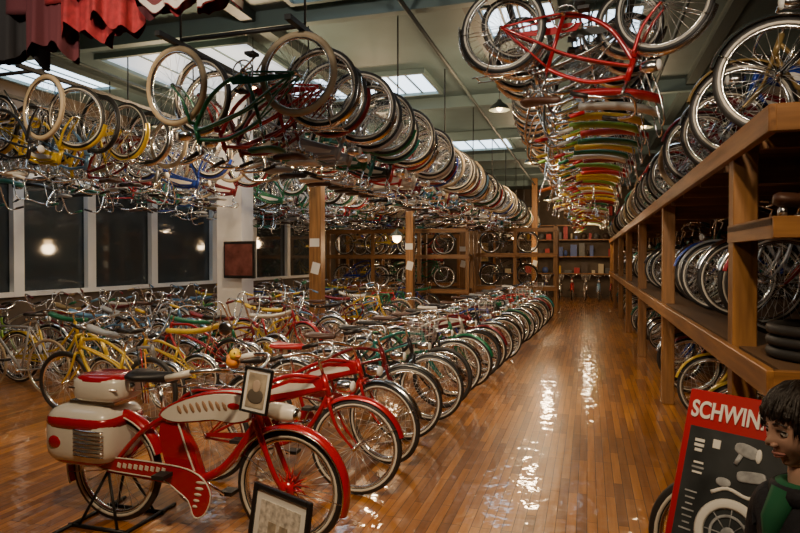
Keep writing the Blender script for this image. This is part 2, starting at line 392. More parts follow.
WTRIM=mat('white_trim',(.80,.81,.80),.5)
ys=[5.0,6.5,8.1,9.7,11.5,13.8,15.8,17.9,20.0]
for i in range(len(ys)-1):
    mb=MB(); y0,y1=ys[i],ys[i+1]
    mb.box((X0-.06,(y0+y1)/2,2.05),(.02,y1-y0,2.1),GL)
    for yy in(y0+.05,y1-.05): mb.box((X0+.02,yy,2.05),(.1,.1,2.1),WTRIM)
    for zz in(1.04,3.06): mb.box((X0+.02,(y0+y1)/2,zz),(.1,y1-y0-.2,.08),WTRIM)
    obj('window_%d'%(i+1),mb)
slab('baseboard_left',X0,X0+.03,Y0,Y1,0,.14,WTRIM)
BEAM=mat('beam_paint',(.12,.18,.185),.55); BEAMD=mat('beam_paint_dark',(.05,.07,.07),.6)
mb=MB()
for i,yy in enumerate([1.2,4.6,6.7,11.2,14.4,17.6,20.8,24]):
    mb.box(((X0+X1)/2,yy,H-.10),(X1-X0,.12,.20),BEAM)
obj('trim_1',mb)
mb=MB()
for xx in(-7.4,-3.9,-1.3,1.6): mb.box((xx,(Y0+Y1)/2,H-.06),(.16,Y1-Y0,.12),BEAMD)
obj('trim_2',mb)
mb=MB()
for xx in(-1.9,1.0,-6.8): mb.tube([(xx,Y0,H-.24),(xx,Y1,H-.24)],.025,BEAMD,8)
obj('trim_3',mb)
SKY=mat('skylight_diffuser',(.8,.85,.9),.5,emis=(.60,.80,1),es=3.8)
SKY2=mat('skylight_diffuser_dim',(.5,.55,.58),.5,emis=(.62,.78,.95),es=1.0)
def sky(x,y,w,d,m=SKY):
    mb=MB(); mb.box((x,y,H-.015),(w,d,.03),m)
    for s in(-1,1): mb.box((x+s*(w/2+.03),y,H-.04),(.06,d+.12,.08),BEAM); mb.box((x,y+s*(d/2+.03),H-.04),(w,.06,.08),BEAM)
    for k in(-1,0,1): mb.box((x+k*w/4,y,H-.035),(.03,d,.02),BEAM)
    obj('skylight',mb)
for x,y,w,d in[(-8.3,7.9,1.3,1.6),(-4.6,9.9,1.0,1.4),(-3.1,10.0,1.2,1.2),(-.8,7.7,.8,1.0),(.2,8.3,.8,1.4),(-8.3,12.6,1.2,1.4),(-2.6,15.8,1.4,1.4),(-.2,15.8,1.0,1.4),(-5.6,12.8,1.6,1.6)]: sky(x,y,w,d)
sky(-5.6,8.5,2.4,2.2,SKY2); sky(-5.6,19,1.6,1.6,SKY2); sky(-2.6,5.7,1.2,1.4,SKY2); sky(-5.6,3.0,2.4,2.0,SKY2)

# ------------------------------------------------------------ floor rows
seq=['c0','c4','c1','s0','c3','c1','s1','c5','c2','s0','c1','r1','c4']
cols=[RD,RD,MR,BK,TL,BK,GN,WT,MR,BK,BL,MR,BK,GN,SV,RD,TL]
y=4.0;i=0
while y<17.2:
    xf=-2.2+.035*(y-3.2)+random.uniform(-.05,.05)
    bike(seq[i%len(seq)],xf,y,color=cols[i%len(cols)],yaw=random.uniform(-.05,.05))
    y+= .70 if i<3 else .56; i+=1
for (xc,ya,yb,sp) in[(-4.75,5.2,17,.50),(-6.7,5.9,17,.52),(-8.1,6.0,16,.6)]:
    y=ya
    while y<yb:
        if clear(xc,y,.95):
            bike(random.choice(['b0','b1','b2','b0','b4','s1','c3','c1','r0']),xc+random.uniform(-.08,.08),y,flip=random.random()<.35,yaw=random.uniform(-.15,.15),color=random.choice([YL,YL,YL,RD,GN,BL,BK,SV,SV,WT,MR,LB,GD,LM]))
        y+=sp
# ------------------------------------------------------------ hanging rows
def rail(xs,y0,y1,z,name='overhead_bicycle_rack'):
    mb=MB()
    for x in xs: mb.box((x,(y0+y1)/2,z+.02),(.05,y1-y0,.04),DARKST)
    yy=y0+.3
    while yy<y1:
        mb.tube([(xs[0],yy,z+.06),(xs[-1],yy,z+.06)],.02,DARKST,6)
        for x in xs: mb.tube([(x,yy,z+.04),(x,yy,H)],.01,DARKST,5)
        yy+=2.5
    obj(name,mb)
def hangrow(xc,ya,yb,sp,zw,keys,colors,flipp,jit=.1,first=None):
    y=ya;i=0
    while y<yb:
        k=random.choice(keys)
        if first and i<len(first): k=first[i]
        if clear(xc,y): bike(k,xc+random.uniform(-.08,.08),y,zw,flip=random.random()<flipp,yaw=random.uniform(-jit,jit),color=random.choice(colors),hang=True)
        y+=sp*random.uniform(.85,1.15); i+=1
hangrow(-2.72,4.45,25,.37,3.43,['c2','c0','c4','s1','c2','t0','c1','c0','s1'],[RD,RD,MR,BK,BL,WT,WT,SV,GN,TL,GD,LB],.35,.09,['t0','c1','c2','c4'])
rail([-3.3,-2.15],4.2,25.3,3.43)
hangrow(-5.9,5.0,25,.40,3.5,['c5','c2','t0','s1','r0','b4','c1','c0'],ALLC,.5,.12,['t0','c2','c3'])
rail([-6.4,-5.3],4.7,25.3,3.5)
hangrow(-7.95,5.7,22,.45,3.5,['c2','t0','r1','b4','c1'],ALLC,.5,.12)
rail([-8.45,-7.35],5.4,22.3,3.5)
hangrow(-.14,4.75,25,.40,3.74,['b0','b3','b4','b0','b3','b4','b1'],[YL,GN,RD,YL,RD,LM,YL,WT,OR,MR,RD],0.9,.20,['c1','b4','b3','b4'])
rail([-.64,.33],4.5,25.3,3.74)

# ------------------------------------------------------------ right rack
RX=.8; RW=X1-.03
mb=MB()
py=[4.07,7.6,11.1,14.6,18.1,21.6,25.0]
for yy in py:
    mb.box((RX+.07,yy,1.16),(.13,.13,2.32),WOODZ,bev=.006); mb.box((RW-.1,yy,1.16),(.13,.13,2.32),WOODZ)
    for zz in(1.03,2.16): mb.box(((RX+RW)/2,yy+.1,zz),(RW-RX-.05,.06,.14),WOODX)
for z in(1.14,2.34):
    mb.box(((RX+RW)/2+.01,(3.15+25.2)/2,z-.015),(RW-RX-.06,22.05,.03),PLY)
    mb.box((RX-.005,(3.15+25.2)/2,z-.06),(.045,22.05,.125),WOOD,bev=.004)
    mb.box(((RX+RW)/2,3.17,z-.06),(RW-RX,.045,.125),WOODX,bev=.004)
    yy=3.6
    while yy<25: mb.box(((RX+RW)/2,yy,z-.08),(RW-RX-.1,.045,.1),WOODX); yy+=.9
mb.box((1.55,3.66,1.815),(1.5,.95,.03),PLY); mb.box((1.55,3.19,1.79),(1.5,.045,.1),WOODX,bev=.004); mb.box((RX+.02,3.66,1.79),(.04,.95,.1),WOOD)
obj('wooden_display_rack',mb)
for (z,ya,yb,keys,sp) in[(2.34,4.0,25,['c0','c3','s1','c4','t0'],.80),(1.14,4.6,25,['c4','s1','b0','b3','c1'],.68),(0,4.7,25,['c3','s1','b0','c2','c5'],.72)]:
    y=ya;i=0
    while y<yb:
        if z>2 or not any(abs(y-p)<.16 for p in py):
            c=random.choice([BK,MR,SV,GN,BL,RD,GD,TL,WT])
            k=random.choice(keys)
            if z==0 and 4.9<y<7.6: c=YL; k=['b0','s1'][i%2]
            bike(k,(1.62 if z>2 else 1.80)+random.uniform(-.03,.03),y,z,flip=True,yaw=random.uniform(-.12,.12),color=c)
        y+=sp; i+=1
for (x,y,z,mm) in[(1.0,3.4,1.83,BROWN),(1.3,3.45,1.83,BLACK),(1.6,3.4,1.83,BROWN),(1.2,3.8,1.83,BLACK)]:
    mb=MB(); saddle(mb,-.14,.15,.085,mm,.11,True,.04); mb.tube([(-.1,-.06,.012),(-.1,.06,.012)],.012,CHROME,6); obj('bicycle_saddle',mb,(x,y,z),(0,0,random.uniform(-2,2)))
for j in range(3):
    mb=MB(); mb.torus((0,0,.03),.29,.028,RUBBER,36,8,axis='z'); obj('bicycle_tire',mb,(1.2,3.6,1.142+.058*j))

# ------------------------------------------------------------ hero bike
mb=MB(); R=.335; rx,fx=-.6,.6
wheel(mb,rx,R,R,.028,'ww',RED); wheel(mb,fx,R,R,.028,'ww',RED,32)
fender(mb,rx,R,R+.012,20,200,RED,.05,30,WHITE,.045); fender(mb,fx,R,R+.012,-20,158,RED,.045,34,CHROME,.035)
for sy in(-1,1):
    mb.tube([(fx,sy*.046,R),(fx,sy*.052,R)],.05,RED,16)
    for k in range(12):
        a=2*pi*k/12; mb.tube([(fx,sy*.045,R),(fx+.105*math.cos(a),sy*.035,R+.105*math.sin(a))],[.012,.002],RED,4)
for sy in(-1,1):
    mb.tube(cr([(.40,sy*.055,.74),(.47,sy*.068,.58),(.54,sy*.068,.42),(fx,sy*.066,R)],5),[.022]*6+[.017]*10,RED,8,flat=.6)
mb.tube([(.34,0,.88),(.41,0,.66)],.032,RED,10)
tank=[(.36,.845),(.2,.865),(.0,.83),(-.17,.765),(-.25,.70),(-.16,.665),(.0,.68),(.14,.70),(.26,.69),(.385,.73)]
tp=[(p.x,p.y) for p in cr([(a,b_,0) for a,b_ in tank],3,True)]
mb.plate(tp,-.055,.055,WHITE,.06)
mb.tube([(a,-.044,b_) for a,b_ in tp],.007,RED,5,closed=True); mb.tube([(a,.044,b_) for a,b_ in tp],.007,RED,5,closed=True)
for sy in(-1,1):
    for k in range(8):
        mb.sell((-.10+.044*k,sy*.055,.745+.008*min(k,5)),(.013,.005,.036-.002*abs(k-4)),INLAY,2,8,6,Matrix.Rotation(-.5,3,'Y'))
    mb.sell((.27,sy*.055,.79),(.045,.005,.02),RED,2,10,6)
mb.tube(cr([(.39,0,.70),(.30,0,.56),(.16,0,.40),(-.03,0,.30)],5),[.028]*16,RED,9,flat=.8)
mb.tube(cr([(-.2,0,.73),(-.18,0,.58),(-.1,0,.42),(-.03,0,.30)],5),[.045]*6+[.036]*10,RED,9,flat=.7)
mb.plate([(-.25,.73),(-.14,.68),(-.03,.52),(.04,.33),(-.06,.27),(-.2,.33),(-.24,.45),(-.27,.6)],-.036,.036,RED,.08)
for sy in(-1,1):
    mb.tube(cr([(-.2,sy*.03,.7),(-.38,sy*.06,.58),(rx,sy*.07,R)],5),.016,RED,7)
    mb.tube([(-.03,sy*.03,.29),(rx,sy*.07,R)],.014,RED,7)
    mb.tube(cr([(-.12,sy*.038,.66),(-.06,sy*.038,.5),(.0,sy*.038,.36)],4),.006,WHITE,5)
cg=cr([(-.66,.41,0),(-.5,.43,0),(-.2,.425,0),(-.02,.41,0),(.09,.36,0),(.14,.27,0),(.10,.16,0),(.03,.13,0),(-.01,.22,0),(-.08,.27,0),(-.2,.33,0),(-.5,.345,0),(-.66,.36,0)],3,True)
cgp=[(p.x,p.y) for p in cg]
mb.plate(cgp,-.095,-.075,RED,.05)
mb.tube([(a,-.094,b_) for a,b_ in cgp],.0045,WHITE,5,closed=True)
for k in range(9): mb.box((-.50+.04*k,-.097,.388),(.024,.004,.028),WHITE,Matrix.Rotation(.25,3,'Y'))
for k in range(5): mb.sell((.075-.010*k,-.097,.34-.036*k),(.034-.004*k,.004,.009),WHITE,2,8,6)
crank(mb,-.02,.29,-.06,.09,.16,2.6)
mb.tube([(-.25,0,.70),(-.28,0,.86)],.014,CHROME,7); saddle(mb,-.47,-.15,.91,BLACK,.115,True,.04)
mb.sell((-.76,0,.56),(.255,.21,.185),WHITE,4,32,16)
mb.sell((-.76,0,.645),(.262,.217,.055),RED,3.5,32,10)
mb.sell((-.76,0,.44),(.225,.19,.07),RED,3.5,32,10)
for sy in(-1,1):
    for k in range(7):
        mb.tube(cr([(-.73+.0*k,sy*.213,.615-.025*k),(-.62,sy*.219,.612-.025*k),(-.53,sy*.195,.605-.025*k)],4),.0075,CHROME,6)
    mb.sell((-.88,sy*.205,.53),(.05,.012,.04),RED,2,12,8)
mb.sell((-.66,0,.845),(.185,.15,.085),WHITE,4,28,14)
mb.sell((-.66,0,.895),(.18,.146,.045),RED,3,28,10)
mb.tube([(-.84,-.135,.85),(-.48,-.135,.85)],.006,CHROME,5); mb.sell((-1.02,0,.60),(.02,.06,.03),RED,2.5,12,8)
mb.box((-.7,0,.755),(.34,.2,.02),CHROME)
mb.sell((.555,0,.765),(.115,.05,.052),WHITE,2.3,18,12,Matrix.Rotation(.12,3,'Y')); mb.sell((.645,0,.755),(.02,.042,.042),CHROME,2,14,8)
mb.tube([(.5,0,.70),(.55,0,.75)],.02,RED,6)
mb.tube([(.34,0,.88),(.32,0,.97),(.36,0,.99)],.015,CHROME,8)
for sy in(-1,1):
    mb.tube(cr([(.36,0,.99),(.37,sy*.12,1.0),(.31,sy*.28,1.04),(.16,sy*.34,1.03),(.06,sy*.35,1.0)],5),.012,CHROME,8)
    mb.tube([(.18,sy*.34,1.03),(.04,sy*.352,.995)],.019,WHITE,8)
mb.tube([(.2,.34,1.04),(-.04,.36,1.15)],.005,CHROME,6); mb.sell((-.05,.36,1.18),(.05,.012,.05),CHROME,2,18,10)
for k,cm in enumerate((ORANGE,RED,GL)): mb.tube([(-.40-.02*k,.05,.74),(-.43-.03*k,.05,1.06+.02*k)],.004,cm,5)
for sy in(-1,1):
    mb.tube([(rx,sy*.075,R),(rx-.14,sy*.16,.02)],.009,DARKST,6); mb.tube([(rx,sy*.075,R),(rx+.14,sy*.16,.02)],.009,DARKST,6)
    mb.tube([(rx-.22,sy*.16,.012),(rx+.22,sy*.16,.012)],.012,DARKST,6)
mb.tube([(rx-.2,-.3,.012),(rx-.2,.3,.012)],.012,DARKST,6); mb.tube([(rx+.2,-.3,.012),(rx+.2,.3,.012)],.012,DARKST,6)
obj('streamlined_cruiser_bicycle',mb,(-2.23,3.2,0))
mb=MB(); mb.sell((0,0,.035),(.05,.036,.035),ORANGE,2,16,10); mb.sell((.03,0,.08),(.034,.032,.032),YELLOW,2,16,10)
mb.sell((.066,0,.074),(.018,.016,.007),ORANGE,2,10,6); mb.sell((-.045,0,.055),(.02,.018,.014),ORANGE,2,8,6,Matrix.Rotation(.6,3,'Y'))
for s in(-1,1): mb.sell((.055,s*.016,.09),(.005,.005,.006),BLACK,2,8,6)
obj('rubber_duck',mb,(-1.86,2.98,1.045),(0,0,-.6))
def frame(name,w,h,fw,loc,rot,inner,extra=None,stand=0):
    mb=MB()
    for s in(-1,1):
        mb.box((s*(w/2-fw/2),0,h/2),(fw,.022,h),BLACKFR,bev=.004); mb.box((0,0,h/2+s*(h/2-fw/2)),(w-2*fw,.022,fw),BLACKFR,bev=.004)
    mb.box((0,.004,h/2),(w-fw*1.5,.008,h-fw*1.5),PAPER)
    mw=fw*1.4
    mb.box((0,-.001,h/2),(w-2*fw-2*mw,.005,h-2*fw-2*mw),inner)
    if extra: extra(mb,w,h)
    if stand: mb.box((0,stand/2+.01,h*.36),(.05,.012,h*.75),BLACKFR,Matrix.Rotation(.42,3,'X'))
    return obj(name,mb,loc,rot)
PHOTO=mat('sepia_print',(.34,.28,.20),.5,noise=.5,nscale=14); SKETCH=mat('certificate_print',(.55,.50,.42),.6,noise=.5,nscale=30)
def ext(mb,w,h):
    mb.sell((0,-.006,h*.60),(.026,.002,.034),mat('print_face',(.42,.32,.24),.6),2,12,8); mb.sell((0,-.005,h*.38),(.05,.002,.04),mat('print_suit',(.10,.08,.06),.6),2.5,12,8)
frame('framed_portrait',.18,.25,.013,(-1.75,3.0,.80),(-.12,.1,-.1),PHOTO,ext)
def ext2(mb,w,h):
    for k in range(2): mb.box((-.045+.09*k,-.006,h*.52),(.06,.003,.11),PHOTO)
    mb.box((0,-.006,h*.3),(.14,.003,.012),BLACKFR)
frame('framed_certificate',.46,.46,.030,(-1.52,2.78,.0),(-.16,0,-.42),SKETCH,ext2,.22)

# ------------------------------------------------------------ leaning sign
SR=mat('sign_red',(.36,.010,.016),.35); SD=mat('sign_dark_photo',(.030,.034,.036),.35,noise=.5,nscale=6); SG=mat('sign_grey',(.30,.31,.32),.4,noise=.4,nscale=25)
par=bpy.data.objects.new('advertising_sign',None); COL.objects.link(par)
W_,H_=.50,1.14
mb=MB(); mb.box((W_/2,0,H_/2),(W_,.02,H_),SR,bev=.004); mb.box((W_/2,-.0105,.49),(W_-.06,.004,.99),SD)
for (a,c,w,h) in[(.08,.93,.04,.012),(.08,.91,.04,.012),(.08,.89,.03,.012),(.15,.93,.03,.035),(.09,.84,.04,.008),(.09,.82,.05,.008),(.09,.80,.04,.008)]: mb.box((a,-.014,c),(w,.003,h),PAPER if w<.05 else SG)
# headlamp, pedal and horn pictures printed in relief
mb.sell((.27,-.015,.93),(.05,.006,.026),SG,2.5,18,8,Matrix.Rotation(.2,3,'Y')); mb.sell((.315,-.016,.92),(.012,.006,.028),PAPER,2,12,8)
mb.tube([(.25,-.016,.91),(.235,-.016,.87)],.010,SG,6,flat=.4)
mb.sell((.30,-.015,.835),(.055,.006,.022),SG,4,18,8,Matrix.Rotation(-.15,3,'Y')); mb.sell((.20,-.015,.79),(.03,.005,.018),SG,2.2,14,8)
mb.tube(cr([(.16,-.015,.74),(.22,-.015,.77),(.30,-.015,.755),(.36,-.015,.78)],4),.008,PAPER,6,flat=.4)
mb.torus((.25,-.016,.60),.115,.020,PAPER,36,6,.25); mb.torus((.25,-.016,.60),.07,.006,SG,30,6,.3); mb.sell((.25,-.015,.60),(.03,.005,.03),SG,2,12,8)
for k in range(8): 
    a=k*pi/4; mb.tube([(.25+.03*math.cos(a),-.015,.6+.03*math.sin(a)),(.25+.1*math.cos(a),-.015,.6+.1*math.sin(a))],.0025,SG,4)
for k in range(7): mb.box((.08,-.014,.72-.025*k),(.05-.01*(k%3),.003,.006),SG)
mb.box((.42,.30,.45),(.03,.02,1.0),WOODZ,Matrix.Rotation(.55,3,'X'))
obj('board',mb,parent=par)
cu=bpy.data.curves.new('lettering','FONT'); cu.body='SCHWINN'; cu.size=.098; cu.extrude=.002; cu.offset=.0022; cu.space_character=1.0
cu.materials.append(PAPER); t=obj('lettering',cu,(.022,-.014,1.025),(pi/2,0,0),parent=par); t.scale=(.72,1,1)
yawS=math.atan2(-.6,.8)
par.matrix_world=Matrix.Translation((.21,2.65,.006))@Matrix.Rotation(yawS,4,'Z')@Matrix.Rotation(-.34,4,'X')
mb=MB(); wheel(mb,0,.335,.335,.028,'ww'); mb.tube([(0,.05,.335),(.0,.28,.012)],.01,DARKST,6); mb.tube([(-.12,.28,.012),(.12,.28,.012)],.01,DARKST,6); mb.tube([(0,-.05,.335),(0,.05,.335)],.01,DARKST,6)
obj('bicycle_wheel',mb,(.60,3.10,.0),(0,0,-.35))

# ------------------------------------------------------------ child
SKIN=mat('skin',(.58,.35,.26),.5,noise=.06,nscale=8); HAIR=mat('dark_hair',(.018,.012,.009),.45,noise=.4,nscale=60,bump=.3)
JACK=mat('dark_jacket',(.022,.023,.03),.75,noise=.3,nscale=40,bump=.3); GRN=mat('green_shirt',(.02,.16,.07),.8); JEAN=mat('jeans',(.03,.045,.09),.85); SHOE=mat('shoe_canvas',(.1,.1,.1),.7); LIP=mat('lips',(.42,.17,.14),.5); EYEW=mat('eye_white',(.7,.68,.64),.3); IRIS=mat('iris',(.05,.025,.012),.2)
child=bpy.data.objects.new('child',None); COL.objects.link(child)
def skinobj(name,pts,edges,rad,m,root=0,lvl=2):
    me=bpy.data.meshes.new(name); me.from_pydata(pts,edges,[]); me.materials.append(m)
    o=bpy.data.objects.new(name,me); COL.objects.link(o); o.parent=child
    sk=o.modifiers.new('skin','SKIN'); sk.use_smooth_shade=True
    for i,v in enumerate(me.skin_vertices[0].data):
        r=rad[i]; v.radius=r if isinstance(r,tuple) else (r,r); v.use_root=(i==root)
    s=o.modifiers.new('sub','SUBSURF'); s.levels=lvl; s.render_levels=lvl
    return o
P=[(0,0,.66),(0,0,.78),(.005,0,.92),(0,0,1.015),(0,0,1.06),
   (0,.10,1.0),(-.01,.155,.95),(0,.185,.76),(.06,.18,.60),(0,-.10,1.0),(-.01,-.155,.95),(0,-.185,.76),(.06,-.18,.60)]
E=[(0,1),(1,2),(2,3),(3,4),(3,5),(5,6),(6,7),(7,8),(3,9),(9,10),(10,11),(11,12)]
Rr=[(.115,.09),(.12,.09),(.125,.092),(.07,.065),(.052,.055),(.055,.06),(.055,.055),(.044,.044),(.036,.036),(.055,.06),(.055,.055),(.044,.044),(.036,.036)]
skinobj('jacket',P,E,Rr,JACK)
skinobj('trousers',[(0,0,.68),(0,.075,.58),(.01,.08,.34),(0,.08,.07),(0,-.075,.58),(.01,-.08,.34),(0,-.08,.07)],[(0,1),(1,2),(2,3),(0,4),(4,5),(5,6)],[(.1,.08),.078,.06,.05,.078,.06,.05],JEAN)
skinobj('neck',[(0,0,1.02),(.004,0,1.09),(.012,0,1.14)],[(0,1),(1,2)],[.05,.042,.042],SKIN)
mb=MB(); mb.torus((.01,0,1.055),.052,.018,GRN,24,8,1.2,axis='z'); mb.tube([(.06,0,1.05),(.095,0,.98),(.105,0,.9)],[.035,.03,.015],GRN,8,flat=1)
mb.torus((.0,0,1.045),.072,.016,JACK,24,8,1.6,axis='z')
mb.tube(cr([(.075,0,1.04),(.115,0,.95),(.118,0,.82),(.112,0,.68)],4),.005,CHROME,5)
for s in(-1,1):
    mb.sell((.045,s*.08,.04),(.11,.04,.04),SHOE,2.6,18,10); mb.box((.045,s*.08,.01),(.22,.082,.02),WHITE,bev=.006)
obj('collar_and_shoes',mb,parent=child)
for s in(-1,1):
    b0=Vector((.06,s*.18,.60)); palm=b0+Vector((.02,0,-.065))
    skinobj('palm',[tuple(b0),tuple(b0+Vector((.012,0,-.035))),tuple(palm)],[(0,1),(1,2)],[.018,(.013,.026),(.012,.027)],SKIN,lvl=1)
    for k,(oy,L) in enumerate([(-.022,.05),(-.008,.057),(.008,.053),(.022,.042)]):
        q=palm+Vector((oy,0,0)); skinobj('finger_%d'%k,[tuple(q+Vector((0,0,.01))),tuple(q+Vector((.002,-s*.004,-L*.45))),tuple(q+Vector((.0,-s*.014,-L*.8))),tuple(q+Vector((-.0,-s*.024,-L)))],[(0,1),(1,2),(2,3)],[.0075,.007,.0065,.0055],SKIN,lvl=1)
    q=b0+Vector((.03,0,-.03)); skinobj('thumb',[tuple(q),tuple(q+Vector((.022,-s*.008,-.018))),tuple(q+Vector((.03,-s*.014,-.038)))],[(0,1),(1,2)],[.009,.008,.0065],SKIN,lvl=1)
def g(v,c,s): return math.exp(-((v[0]-c[0])**2/s[0]**2+(v[1]-c[1])**2/s[1]**2+(v[2]-c[2])**2/s[2]**2))
def headpt(d):
    x,y,z=d
    v=Vector((x*.092,y*.074,z*.112))
    if z<0: v.y*=1+.25*z; v.x*=1+(.18*z if x<0 else .05*z)
    if x>.3: v.x*=.97
    fr=max(0,x)
    v.x+=.024*g(d,(.97,0,-.16),(.35,.14,.13))*fr
    v.x+=.010*g(d,(.97,0,.06),(.35,.10,.2))*fr
    v.x+=.004*g(d,(.95,0,.25),(.3,.5,.12))
    for s in(-1,1):
        v.x-=.011*g(d,(.9,s*.34,.05),(.3,.15,.1)); v+=Vector((.004,s*.004,0))*g(d,(.75,s*.55,-.25),(.3,.25,.2))
    v.x+=.009*g(d,(.87,0,-.44),(.3,.22,.05)); v.x+=.008*g(d,(.82,0,-.55),(.3,.2,.05)); v.x-=.004*g(d,(.85,0,-.49),(.3,.25,.025))
    v.x+=.014*g(d,(.65,0,-.80),(.3,.3,.14))
    return v
def sph(nu,nv,keep=None,off=0,fn=headpt):
    vs=[];fs=[]
    for i in range(nv+1):
        a=-pi/2+pi*i/nv
        for k in range(nu):
            b_=2*pi*k/nu; d=Vector((math.cos(a)*math.cos(b_),math.cos(a)*math.sin(b_),math.sin(a)))
            vs.append(fn(d)+d*off*1.0)
    for i in range(nv):
        for k in range(nu):
            a=-pi/2+pi*(i+.5)/nv; b_=2*pi*(k+.5)/nu; d=(math.cos(a)*math.cos(b_),math.cos(a)*math.sin(b_),math.sin(a))
            if keep is None or keep(d): fs.append((i*nu+k,i*nu+(k+1)%nu,(i+1)*nu+(k+1)%nu,(i+1)*nu+k))
    return vs,fs
hd=bpy.data.objects.new('head',None); COL.objects.link(hd); hd.parent=child; hd.location=(.018,0,1.212); hd.rotation_euler=(0,.16,0); hd.scale=(.94,.94,.94)
mb=MB(); vs,fs=sph(64,48); mb.add(vs,fs,SKIN)
for s in(-1,1):
    mb.sell((.072,s*.027,.006),(.012,.013,.0105),EYEW,2,14,10); mb.sell((.0805,s*.027,.004),(.005,.006,.006),IRIS,2,12,8)
    mb.tube(cr([(.084,s*.012,.013),(.087,s*.027,.0175),(.078,s*.042,.012)],4),.0024,HAIR,5); mb.tube(cr([(.093,s*.012,.032),(.09,s*.03,.037),(.078,s*.046,.03)],4),.0026,HAIR,5)
    mb.sell((-.004,s*.074,-.006),(.018,.008,.029),SKIN,2,14,10,Matrix.Rotation(-.15,3,'Y')); mb.torus((-.004,s*.079,-.004),.017,.004,SKIN,18,6)
    mb.sell((.094,s*.009,-.0255),(.012,.008,.007),SKIN,2,10,8)
mb.tube(cr([(.073,-.021,-.054),(.088,-.008,-.0515),(.0895,0,-.053),(.088,.008,-.0515),(.073,.021,-.054)],4),[.002]+[.004]*15+[.002],LIP,6)
mb.tube(cr([(.073,-.019,-.056),(.087,0,-.0605),(.073,.019,-.056)],4),[.002]+[.0045]*7+[.002],LIP,6)
obj('face',mb,parent=hd)
def hk(d):
    x,y,z=d
    if z>.55: return True
    if x>.45 and z<.42: return False
    if x>-.1: return z>.0
    return z>-.55
def hf(d):
    v=headpt(Vector((min(d.x,.9),d.y,d.z))); n=.002*math.sin(d.y*23+d.x*9)+.002*math.sin(d.z*31+d.y*13)
    return v+d*(.010+n+(.004 if d.z>.3 else 0))
vs,fs=sph(72,50,hk,0,hf); mb=MB(); mb.add(vs,fs,HAIR)
crown=Vector((-.35,0,.93)).normalized()
for k in range(420):
    a=random.uniform(-pi,pi); end_z=.38 if abs(a)<.75 else (.02 if abs(a)<1.75 else -.5)
    end_z+=random.uniform(-.06,.05); r_=math.sqrt(1-end_z*end_z)
    e=Vector((r_*math.cos(a),r_*math.sin(a),end_z)); t0=random.uniform(0,.75); pts=[]
    for q in range(6):
        t=t0+(1-t0)*q/5; d=(crown*(1-t)+e*t); d+=Vector((0,.06*math.sin(t*3+k),0)); d.normalize()
        pts.append(hf(d)+d*.002)
    mb.tube(pts,[.003,.0045,.0045,.004,.003,.0007],HAIR,5)
obj('hair',mb,parent=hd)
child.location=(.545,1.83,0); child.rotation_euler=(0,0,math.radians(180+24))

# ------------------------------------------------------------ jerseys on rail
def shirt(x,y,zb,hgt,w,m,yaw=0,stripe=None,ph=0):
    mb=MB(); n=26; rings=[]
    prof=[(0,w*.46),(.08,w*.47),(.3,w*.47),(.6,w*.45),(.78,w*.48),(.9,w*.42),(1.0,w*.2)]
    for (t,hw) in prof:
        ring=[]
        for k in range(n*2):
            a=2*pi*k/(n*2); xx=hw*math.cos(a); fold=(.028*math.sin(xx*48+ph)+.014*math.sin(xx*95+ph*2))*(1-t)
            zz=t*hgt+(1-t)*(.035*math.sin(xx*22+ph)+.02*math.sin(xx*47))
            ring.append((xx,.05*math.sin(a)*(1.1-t*.5)+fold,zz))
        rings.append(ring)
    mb.loft(rings,m,caps=False)
    if stripe:
        def lerp(ring1,ring2,t): return [(a[0]*1.01+(b_[0]-a[0])*t,(a[1]+(b_[1]-a[1])*t)*1.07,a[2]+(b_[2]-a[2])*t) for a,b_ in zip(ring1,ring2)]
        mb.loft([lerp(rings[0],rings[1],.1),lerp(rings[0],rings[1],.9)],stripe,caps=False)
        mb.loft([lerp(rings[1],rings[2],.35),lerp(rings[1],rings[2],.6)],stripe,caps=False)
    for s in(-1,1):
        mb.tube(cr([(s*w*.40,0,hgt*.90),(s*w*.52,.01,hgt*.74),(s*w*.56,.02,hgt*.5),(s*w*.55,.03,hgt*.28)],5),[.055+.002*q for q in range(16)],m,10,flat=.6)
    mb.tube(cr([(-w*.3,0,hgt*.93),(0,0,hgt*1.02),(w*.3,0,hgt*.93)],4),.006,DARKST,5)
    mb.tube([(0,0,hgt*1.0),(0,0,3.52-zb)],.004,DARKST,5)
    obj('hanging_jersey',mb,(x,y,zb),(0,0,yaw))
JR=mat('jersey_red',(.20,.006,.010),.85,noise=.3,nscale=30); JB=mat('jersey_black',(.012,.011,.012),.9); JW=mat('jersey_white',(.35,.32,.31),.85); JM=mat('jersey_maroon',(.07,.01,.015),.9)
for (x,zb,w,m,yw,st,ph) in[(-3.25,2.80,.34,JB,.2,None,0),(-3.02,2.74,.30,JB,.6,None,1),(-2.80,2.78,.30,JM,.4,None,2),(-2.56,2.84,.32,JR,.2,None,3),(-2.36,2.86,.3,JR,.5,None,4),(-2.12,2.93,.22,JM,.9,JW,5),(-1.95,2.93,.24,JR,.6,JW,6),(-1.76,2.90,.26,JR,.2,JW,7)]:
    shirt(x,2.7,zb,3.48-zb,w,m,yw,st,ph)
mb=MB(); mb.tube([(-4,2.7,3.52),(-1.2,2.7,3.52)],.016,DARKST,8)
for x in(-3.9,-1.3): mb.tube([(x,2.7,3.52),(x,2.7,H)],.01,DARKST,6)
obj('clothes_rail',mb)

